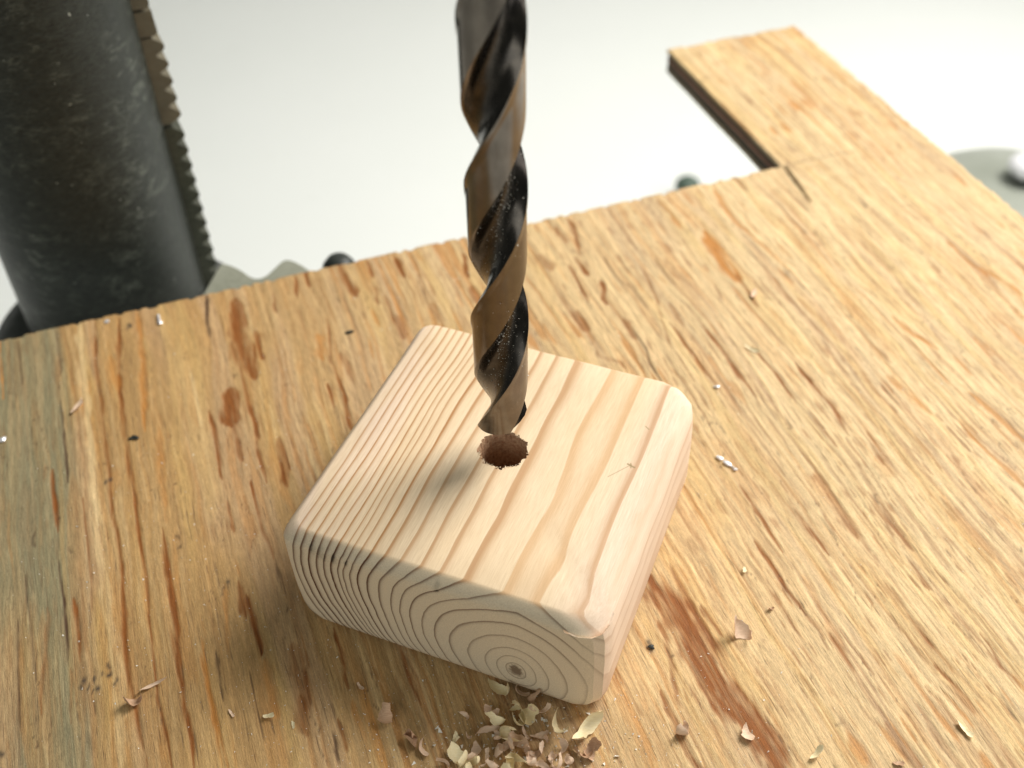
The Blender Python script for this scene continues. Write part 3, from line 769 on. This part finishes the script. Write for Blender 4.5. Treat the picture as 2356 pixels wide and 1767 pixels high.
scuff = nt.math('MULTIPLY', scuff, nt.rng(hf, .36, .60, .15, 1.0))
c = nt.mix(scuff, nt.mix(nt.rng(hf, .35, .65), (.010, .012, .010), (.034, .039, .031)), (.17, .185, .155))
c = nt.mix(nt.rng(spk_, .745, .77, 0, .8), c, (.42, .44, .38))
nt.bump(nt.math('ADD', med, nt.math('MULTIPLY', hf, .6)), .55, .0007)
col_m = nt.set(c, nt.math('ADD', nt.rng(hf, .3, .7, .30, .48), nt.math('MULTIPLY', scuff, -.06)), nt.math('ADD', .35, nt.math('MULTIPLY', scuff, .5)))
rack_t = greasy('lit_tan_rack_steel', (.105, .092, .060), (.15, .128, .082), .1, .5, .7, (.10, .07, .04), .6)  # brighter light on the upper rack, put into a tan colour
rack_d = greasy('shaded_rack_steel', (.050, .056, .040), (.09, .092, .066), .5, .4, .6)  # darker copy for the lower rack: its dimmer light painted in
base_m = greasy('grey_green_base_casting', (.22, .225, .17), (.29, .295, .235), .0, .55, .7, (.16, .165, .12), .6)
flange_m = greasy('dark_flange_iron', (.03, .032, .028), (.05, .052, .045), .3, .45, .65)
def lathe(name, prof_, mat, parent, n=96, sharp=35):
    V_, F_ = [], []
    for (rr, z) in prof_:
        for k in range(n): V_.append((rr*math.cos(2*math.pi*k/n)/1000, rr*math.sin(2*math.pi*k/n)/1000, z/1000))
    for j in range(len(prof_)-1):
        for k in range(n): F_.append((j*n+k, j*n+(k+1) % n, (j+1)*n+(k+1) % n, (j+1)*n+k))
    F_ += [tuple(range(n-1, -1, -1)), tuple(range((len(prof_)-1)*n, len(prof_)*n))]
    return mesh_obj(name, V_, F_, mat, parent, sharp=sharp)
ZR = -BENCH_Z*1000
lathe('pillar', [(CR, 5), (CR, 60), (CR, 200), (CR, 420), (CR, 900)], col_m, press)
lathe('foot', [(120, 1), (120, 14), (110, 18), (60, 22), (48, 34), (CR+.2, 40)], flange_m, press)
lathe('collar', [(58, ZR-100), (58, ZR-62), (56, ZR-57), (47, ZR-49), (43, ZR-45.5), (CR+.2, ZR-44.5)], flange_m, press)
nt = NT('black_plastic'); black_p = nt.set(nt.mix(nt.noise(nt.obj(), 200, 3), (.012, .016, .014), (.03, .035, .03)), .5)
# rack: a toothed bar lying against the right flank, a little behind the outline
def rack(name, z0, z1, toothed, mat, y0=-9.0, y1=8.0, x_out=0.0):
    xa, xb, xt = CR-7.0, CR+2.6+x_out, CR+6.4+x_out; P_ = [(xa, z0)]
    p = 7.1
    if toothed:
        z = z0
        while z+p <= z1+.01:
            for t, k in ((0.0, 0), (.06, .05), (.16, .55), (.30, .92), (.46, 1.0), (.60, .90), (.76, .5), (.92, .05)): P_.append((xb+(xt-xb)*k, z+p*t))
            z += p
        P_ += [(xb, z1)]
    else: P_ += [(xb+1.2, z0), (xb+2.3, z0+1.2), (xb+1.9, z1)]
    P_.append((xa, z1)); n = len(P_)
    V_ = [(x/1000, y/1000, z/1000) for y in (y0, y1) for x, z in P_]
    F_ = [tuple(range(n)), tuple(range(2*n-1, n-1, -1))]+[(i, (i+1) % n, n+(i+1) % n, n+i) for i in range(n)]
    o = mesh_obj(name, V_, F_, mat, press, smooth=False)
    return o
rack('rack', ZR-42.0, ZR-42.0+7.1*11, True, rack_d)
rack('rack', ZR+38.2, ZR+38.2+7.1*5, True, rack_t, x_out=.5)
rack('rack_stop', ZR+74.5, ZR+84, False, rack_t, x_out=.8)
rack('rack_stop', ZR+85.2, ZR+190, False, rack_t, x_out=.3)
# cast table carrying the board: only its wavy back rim shows behind the board's edge
inv = Matrix.Rotation(az, 3, 'Z')
def loc2(x, y): v_ = inv @ Vector((x/1000-CX, y/1000-CY, 0)); return v_.x, v_.y
TB = [(x, y) for x, y in [(60, 215), (25, 322), (-40, 330), (-68, 343), (-78.1, 357.6), (-84.6, 364.6), (-90, 368.6), (-93.9, 368.4), (-96.7, 362.8), (-100.3, 356.2), (-104.3, 356.8), (-110, 362.9), (-116.3, 366.8), (-119.5, 367.5), (-122, 352), (-128, 320), (-130, 255), (-60, 190)]]
TB = [Vector(loc2(*t)) for t in TB]
for it in range(2):
    TB = [v for k in range(len(TB)) for v in (TB[k]*.75+TB[(k+1) % len(TB)]*.25, TB[k]*.25+TB[(k+1) % len(TB)]*.75)]
TB = [tuple(v*1000) for v in TB]
V_, F_ = [], []
for (z, ins) in ((-44, .8), (-20, 0), (-16, .1), (-14.2, .5), (-13.4, 1.3)):
    n = len(TB)
    for k in range(n):
        a, b, c2 = Vector(TB[k-1]), Vector(TB[k]), Vector(TB[(k+1) % n]); t_ = (c2-a).normalized(); nn = Vector((-t_.y, t_.x))
        pz = b+nn*ins; V_.append((pz.x/1000, pz.y/1000, (ZR+z)/1000))
n = len(TB)
for j in range(4): F_ += [(j*n+k, j*n+(k+1) % n, (j+1)*n+(k+1) % n, (j+1)*n+k) for k in range(n)]
F_ += [tuple(range(n-1, -1, -1)), tuple(range(4*n, 5*n))]
mesh_obj('table', V_, F_, base_m, press, sharp=40)
kx_, ky_ = loc2(-70.4, 366.0)
kv = lathe('clamp_knob', [(3, ZR-60), (3, ZR-34), (5, ZR-30), (7.0, ZR-25), (7.4, ZR-20), (6.7, ZR-15.5), (4.6, ZR-12.5), (2, ZR-11.6), (.2, ZR-11.5)], black_p, press, 48, 60)
kv.location = (kx_, ky_, 0)
ax_, ay_ = loc2(-92, 335); V_ = []
for z in (ZR-57, ZR-45):
    for (px_, py_, s_) in ((ax_, ay_, -.006), (kx_, ky_, -.005), (kx_, ky_, .005), (ax_, ay_, .006)): V_.append((px_+s_*.8, py_+s_*.6, z/1000))
mesh_obj('clamp_lever', V_, [(0, 1, 2, 3), (4, 5, 6, 7), (0, 1, 5, 4), (1, 2, 6, 5), (2, 3, 7, 6), (3, 0, 4, 7)], base_m, press, smooth=False)
# a green knob on the bench, and the lid at the far right
def knob(name, loc, rr, h, mat, label, cat):
    e = empty(name, loc); tag(e, label, cat)
    lathe('knob_cap', [(rr*.55, h*.45), (rr*.95, h*.52), (rr, h*.65), (rr*.93, h*.8), (rr*.7, h*.93), (rr*.35, h*.99), (.2, h)], mat, e, 48, 60)
    lathe('knob_stem', [(rr*.5, 0), (rr*.42, h*.2), (rr*.42, h*.47)], mat, e, 32)
    return e
nt = NT('green_plastic'); green_p = nt.set(nt.mix(nt.noise(nt.obj(), 200, 3), (.06, .10, .075), (.09, .13, .10)), .5)
knob('green_knob', (.1580, .826, BENCH_Z), 11, 20.0, green_p, 'small dark green knob, blurred, behind the board between the drill and the arm', 'knob')
nt = NT('cloudy_lid'); co = nt.obj()
lid_m = nt.set(nt.mix(nt.rng(nt.noise(co, 30, 4), .3, .7), (.30, .32, .27), (.38, .40, .35)), .35, spec=.5)
nt = NT('white_glaze'); glaze = nt.set(nt.mix(nt.noise(nt.obj(), 60, 2), (.82, .82, .86), (.86, .86, .88)), .2, spec=.5)
nt = NT('painted_knob_shade'); shade_m = nt.set(nt.mix(nt.noise(nt.obj(), 90, 2), (.05, .055, .05), (.08, .08, .07)), .6)
lid = empty('grey_lid', (.4400, .7990, BENCH_Z)); tag(lid, 'blurred grey-green domed lid with a white knob beyond the right edge of the board', 'lid')
lathe('dome', [(88, 0), (90, 2), (86, 8), (76, 15), (62, 21), (46, 25.5), (28, 28.5), (10, 30), (.5, 30.2)], lid_m, lid, 96, 60)
lathe('collar', [(11, 29), (12, 31), (11, 34), (8, 35)], shade_m, lid, 40)  # dark ring added as the shading under the white knob
lathe('lid_knob', [(7, 34), (13, 37), (17, 42), (16, 47), (10, 50), (.5, 51)], glaze, lid, 40, 60)

# ================================================================== shavings, chips and dust on the board
def paper(name, a, b):
    nt = NT(name); co = nt.obj()
    f = nt.noise(nt.scale(co, (.15, 1, 1)), 2600, 3, .6)
    c = nt.mix(nt.rng(f, .3, .7), a, b); nt.bump(f, .5, .0001); nt.b.inputs['Subsurface Weight'].default_value = 0.0
    return nt.set(c, .65, spec=.25)
cream = paper('cream_shaving', (.78, .65, .38), (.86, .76, .52)); rose = paper('pinkish_shaving', (.64, .45, .31), (.76, .58, .43)); brown = paper('brown_shaving', (.42, .25, .15), (.55, .37, .24))
def shaving_mesh(seed, length, width, curl, twist, taper, cup=.6):
    """a thin curled strip with thickness, in mm, lying on z = 0"""
    r_ = random.Random(seed); ns, nw = 18, 6
    ang = R(-curl*.5); x = z = 0.0; P_ = []
    for i in range(ns+1):
        t = i/ns
        step = length/ns; ang += R(curl)/ns*(.5+t*1.0+.5*math.sin(t*5+seed)); x += step*math.cos(ang); z += step*math.sin(ang)
        w_ = width*(1-taper*abs(2*t-.8)**2)*(.88+.16*math.sin(seed+i*.5)+.07*math.sin(seed*2+i*1.3))
        w_ = max(w_, .12*width); tw = R(twist)*(t-.5); row = []
        for j in range(nw+1):
            s_ = (j/nw-.5); rag = (r_.uniform(-.03, .03)*width if j in (0, nw) else 0)
            yy = s_*w_+rag; cz_ = cup*width*(s_*s_)*1.1*math.sin(t*3.1+.4)
            nx2, nz2 = -math.sin(ang), math.cos(ang)
            px2 = x+nx2*(cz_+yy*math.sin(tw)); pz2 = z+nz2*(cz_+yy*math.sin(tw)); row.append(Vector((px2, yy*math.cos(tw)+.3*math.sin(t*4+seed)*width*.3, pz2)))
        P_.append(row)
    return P_, ns, nw
def make_shaving(name, x, y, mat, seed, length, width, curl, twist, taper, rz, tip=0.0, roll=0.0, lift=0.0, cup=.6):
    P_, ns, nw = shaving_mesh(seed, length, width, curl, twist, taper, cup)
    Rm = Matrix.Rotation(rz, 3, 'Z') @ Matrix.Rotation(tip, 3, 'Y') @ Matrix.Rotation(roll, 3, 'X')
    top_ = [[Rm @ p for p in row] for row in P_]
    cxm = sum((p for row in top_ for p in row), Vector())/((ns+1)*(nw+1)); zmin = min(p.z for row in top_ for p in row)
    V_ = []; F_ = []
    up = Rm @ Vector((0, 0, 1))
    for layer in (0, 1):
        for row in top_:
            for p in row: V_.append(((p.x-cxm.x)/1000, (p.y-cxm.y)/1000, (p.z-zmin+.14)/1000) if layer else ((p.x-cxm.x)/1000+up.x*.00009, (p.y-cxm.y)/1000+up.y*.00009, (p.z-zmin+.14+.09)/1000))
    m = (ns+1)*(nw+1); W_ = nw+1
    for i in range(ns):
        for j in range(nw):
            a = i*W_+j; F_.append((a, a+1, a+1+W_, a+W_)); F_.append((m+a, m+a+W_, m+a+1+W_, m+a+1))
    bd = [i*W_ for i in range(ns+1)]+[ns*W_+j for j in range(1, W_)]+[i*W_+nw for i in range(ns-1, -1, -1)]+[j for j in range(nw-1, 0, -1)]
    for k in range(len(bd)): a, b = bd[k], bd[(k+1) % len(bd)]; F_.append((a, b, m+b, m+a))
    o = mesh_obj(name, V_, F_, mat, sharp=60); o.location = (x/1000, y/1000, lift/1000); return o
ORD = ['first', 'second', 'third', 'fourth', 'fifth', 'sixth', 'seventh', 'eighth', 'ninth', 'tenth', 'eleventh', 'twelfth', 'thirteenth', 'fourteenth', 'fifteenth', 'sixteenth']
def row_of(y): return 'back' if y > 146 else ('middle' if y > 138.5 else 'front')
PILE_LABELS = {0: 'two-lobed cream shaving tucked against the foot of the block end', 5: 'bright yellow twisted shaving standing in the middle of the pile', 6: 'upright pinkish pointed shaving at the left of the pile',
    12: 'cream curl lying right of the pile, left of another cream curl', 13: 'rightmost cream curl beside the pile with one end raised', 15: 'brown cupped shaving lying alone left of the pile, opening forward',
    16: 'pink crumpled shaving between the brown cupped one and the pile', 11: 'broad pink folded shaving in the lower middle of the pile', 18: 'cream hooked shaving at the bottom left of the pile', 21: 'yellow shaving at the bottom middle of the pile',
    25: 'small brown rolled ring of shaving right of the pile', 4: 'long cream shaving just under the brown knot of shavings', 17: 'thin tan sliver just right of the pink crumpled shaving'}
for i, (x, y, s_, kind) in enumerate(PILE):
    r_ = random.Random(100+i*7)
    mat = cream if kind == 'c' else (brown if i in (15, 2, 16, 26, 25) else rose)
    L = s_*(1.45 if kind == 'c' else 1.25)*r_.uniform(.85, 1.2); Wd = L*(r_.uniform(.22, .46) if i not in (12, 13) else .26)
    o = make_shaving('wood_shaving', x, y, mat, 20+i, L, Wd, r_.uniform(110, 290), r_.uniform(-140, 140), r_.uniform(.2, .75), r_.uniform(0, 6.28), r_.uniform(-.9, .9), r_.uniform(-1.1, 1.1), lift=.0 if i % 3 else r_.uniform(0, .8))
    if i in PILE_LABELS: tag(o, PILE_LABELS[i], 'wood shaving', 'wood shavings in front of the block')
    else:
        row = row_of(y); same = sorted(a for (a, b, c_, k_) in PILE if row_of(b) == row and k_ == kind); rank = sum(1 for a in same if a < x)
        w_ = 'cream' if kind == 'c' else 'pinkish'
        tag(o, '%s shaving, %s of its colour from the left in the pile\'s %s row' % (w_, ORD[rank], row), 'wood shaving', 'wood shavings in front of the block')
LONE = [(-102.1, 156.5, brown, 5.0, 2.2, 160, 60, .6, .3, 'crumpled brown shaving lying alone on the lower left of the board'),
        (-98.2, 161.6, rose, 5.5, .8, 70, 160, .6, .5, 'thin forked tan wisp just above the lone brown shaving at lower left'),
        (-65.6, 151.6, cream, 2.6, 1.7, 90, 30, .3, .2, 'tiny cream flake left of the brown cupped shaving'),
        (-75.7, 152.8, rose, 2.2, .7, 60, 20, .4, 2.3, 'tiny pale sliver left of the tiny cream flake'),
        (-58.9, 149.2, cream, 2.0, .8, 50, 20, .5, 2.0, 'tiny cream crumb right of and below the tiny cream flake'),
        (62.1, 174.1, rose, 6.6, 3.2, 190, 70, .3, 5.5, 'large tan curl lying alone to the right of the block'),
        (42.2, 144.9, rose, 6.2, 2.2, 210, 140, .7, 1.0, 'splayed tan shaving on the dark red streak right of the pile'),
        (58.8, 144.1, rose, 3.6, 2.2, 100, 30, .7, 1.7, 'small pointed tan flake on the big rust-brown stain'),
        (75.5, 138.0, cream, 3.2, 1.4, 110, 60, .4, .8, 'knobbly white crumb right of the rust-brown stain'),
        (114.9, 144.1, cream, 3.4, 1.2, 80, 60, .5, 2.2, 'slender white curl at the lower right of the board'),
        (-147.5, 269.6, rose, 4.6, 2.2, 60, 20, .8, 1.5, 'pink leaf-shaped flake near the left edge of the board'),
        (66.7, 195.9, cream, 1.9, 1.1, 60, 20, .3, 1.2, 'tiny white flake on the board beside the right side of the block'),
        (72.0, 182.2, brown, 1.9, 1.0, 120, 20, .3, .4, 'tiny dark curl above and right of the large tan curl'),
        (-42.3, 160.0, rose, 2.3, .9, 60, 20, .3, 2.2, 'short pink sliver in the shadow before the block end'),
        (85.0, 291.8, cream, 3.6, 1.0, 40, 20, .6, 2.5, 'slim pale sliver on the board behind the block'),
        (91.2, 322.4, rose, 3.6, 2.6, 240, 90, .3, 2.0, 'blurred pinkish curl on a dark streak far back right of the drill'),
        (95.7, 135.0, brown, 2.2, 1.6, 90, 20, .3, .3, 'small orange brown crumb at the bottom right edge')]
for k, (x, y, mat, L, Wd, curl, tw, tp, rz, lab) in enumerate(LONE):
    o = make_shaving('wood_shaving', x, y, mat, 300+k, L*(1.65 if L > 3 else 1.25), Wd*(1.5 if L > 3 else 1.2), curl, tw, tp, rz, roll=.3 if k % 2 else -.4)
    tag(o, lab, 'wood shaving', 'stray shavings on the board')
# bright metal chips and dark crumbs
nt = NT('bright_aluminium'); alu = nt.set(nt.mix(nt.noise(nt.obj(), 900, 2), (.86, .86, .89), (.93, .93, .95)), .38, .6)
def lump(name, x, y, parts, mat, label, cat, group=None):
    V_, F_ = [], []
    for (ox, oy, oz, rx, ry, rz_, a) in parts:
        bm = bmesh.new(); bmesh.ops.create_icosphere(bm, subdivisions=2, radius=1.0); i0 = len(V_); r_ = random.Random(int(x*10)+len(V_))
        for v in bm.verts:
            p = v.co*(1+r_.uniform(-.22, .22)); px2, py2 = p.x*rx, p.y*ry
            V_.append(((ox+px2*math.cos(a)-py2*math.sin(a))/1000, (oy+px2*math.sin(a)+py2*math.cos(a))/1000, (oz+p.z*rz_+.1)/1000))
        for f in bm.faces: F_.append(tuple(i0+v.index for v in f.verts))
        bm.free()
    o = mesh_obj(name, V_, F_, mat, sharp=25); o.location = (x/1000, y/1000, 0); return tag(o, label, cat, group)
GM = 'bright metal chips on the board'
lump('metal_chip', 68.0, 237.7, [(-2.0, 2.4, .4, 1.3, .7, .45, -.7), (0, 0, .45, 1.5, .75, .5, -.75), (1.3, -1.2, .3, 1.4, .35, .3, -.8), (2.2, -2.6, .4, .75, .6, .45, -.6)], alu, 'long shiny knotted metal chip on the board right of the block', 'metal chip', GM)
lump('metal_chip', 70.1, 272.9, [(0, 0, .4, .8, .65, .5, 0), (-.9, .1, .25, .5, .3, .25, .3)], alu, 'single shiny metal dot beyond the back right corner of the block', 'metal chip', GM)
lump('metal_chip', -129.0, 312.8, [(0, 0, .4, .8, 1.1, .5, .3), (-1.0, 2.6, .4, .5, 2.3, .4, .35)], alu, 'slim silvery metal chip near the back edge in front of the pillar', 'metal chip', GM)
lump('metal_chip', -148.7, 313.8, [(0, 0, .4, 1.0, .8, .5, 0)], alu, 'small pale metal dot at the back edge, left of the slim silvery chip', 'metal chip', GM)
lump('metal_chip', -168.4, 254.4, [(0, 0, .4, 1.0, 1.2, .5, 0), (.6, .9, .4, .5, .4, .4, 0)], alu, 'white metal speck at the left edge of the board', 'metal chip', GM)
GD = 'dark crumbs on the board'
lump('dark_crumb', -124.3, 254.2, [(0, 0, .4, 1.5, .7, .5, -.4), (-1.4, -.2, .3, .9, .5, .3, .2)], black_p, 'black crumb on the board left of the block beside an orange grain line', 'crumb', GD)
lump('dark_crumb', -58.5, 305.3, [(0, 0, .4, 1.6, .7, .5, .2), (-1.0, -.3, .3, .7, .5, .3, 0)], black_p, 'black crumb on the board behind the block, left of the drill', 'crumb', GD)
lump('dark_crumb', 36.8, 170.7, [(0, 0, .3, .8, .6, .4, .3), (.4, -.5, .2, .5, .4, .3, 0)], black_p, 'dark red-black crumb beside the front right edge of the block', 'crumb', GD)
# loose sawdust
rnd = random.Random(5); Vt, Ft = [], []
def on_block(x, y, m=2.0):
    dx, dy = x/1000-BX, y/1000-BY; lx = (dx*math.cos(BROT)+dy*math.sin(BROT))*1000; ly = (-dx*math.sin(BROT)+dy*math.cos(BROT))*1000
    return -m < lx < BW+m and -m < ly < BL+m
for k in range(3000):
    mode = rnd.random()
    if mode < .35: x, y = rnd.gauss(2, 32), rnd.gauss(140, 14)
    elif mode < .62: x, y = rnd.gauss(-60, 40), rnd.gauss(185, 40)
    else:
        u_, v_ = rnd.uniform(90, 345), rnd.uniform(-78, 312); p = GU*u_+GV*v_; x, y = p.x, p.y
    u_ = x*GU.x+y*GU.y; v_ = x*GV.x+y*GV.y
    if on_block(x, y) or u_ > 346 or v_ > 315: continue
    chip(Vt, Ft, (x/1000, y/1000, .00012), rnd.choice([.00010, .00014, .00018, .00018, .00026, .00038]), rnd)
for k in range(220):                                        # crumbs inside the pile
    x, y = rnd.gauss(2, 13), rnd.gauss(138, 8)
    if on_block(x, y): continue
    chip(Vt, Ft, (x/1000, y/1000, .00015+abs(rnd.gauss(0, .0003))), rnd.choice([.0003, .0005, .0008]), rnd)
o = mesh_obj('sawdust', Vt, Ft, dust_m, smooth=False); tag(o, 'fine pale sawdust scattered over the plywood board', 'sawdust', kind='stuff')
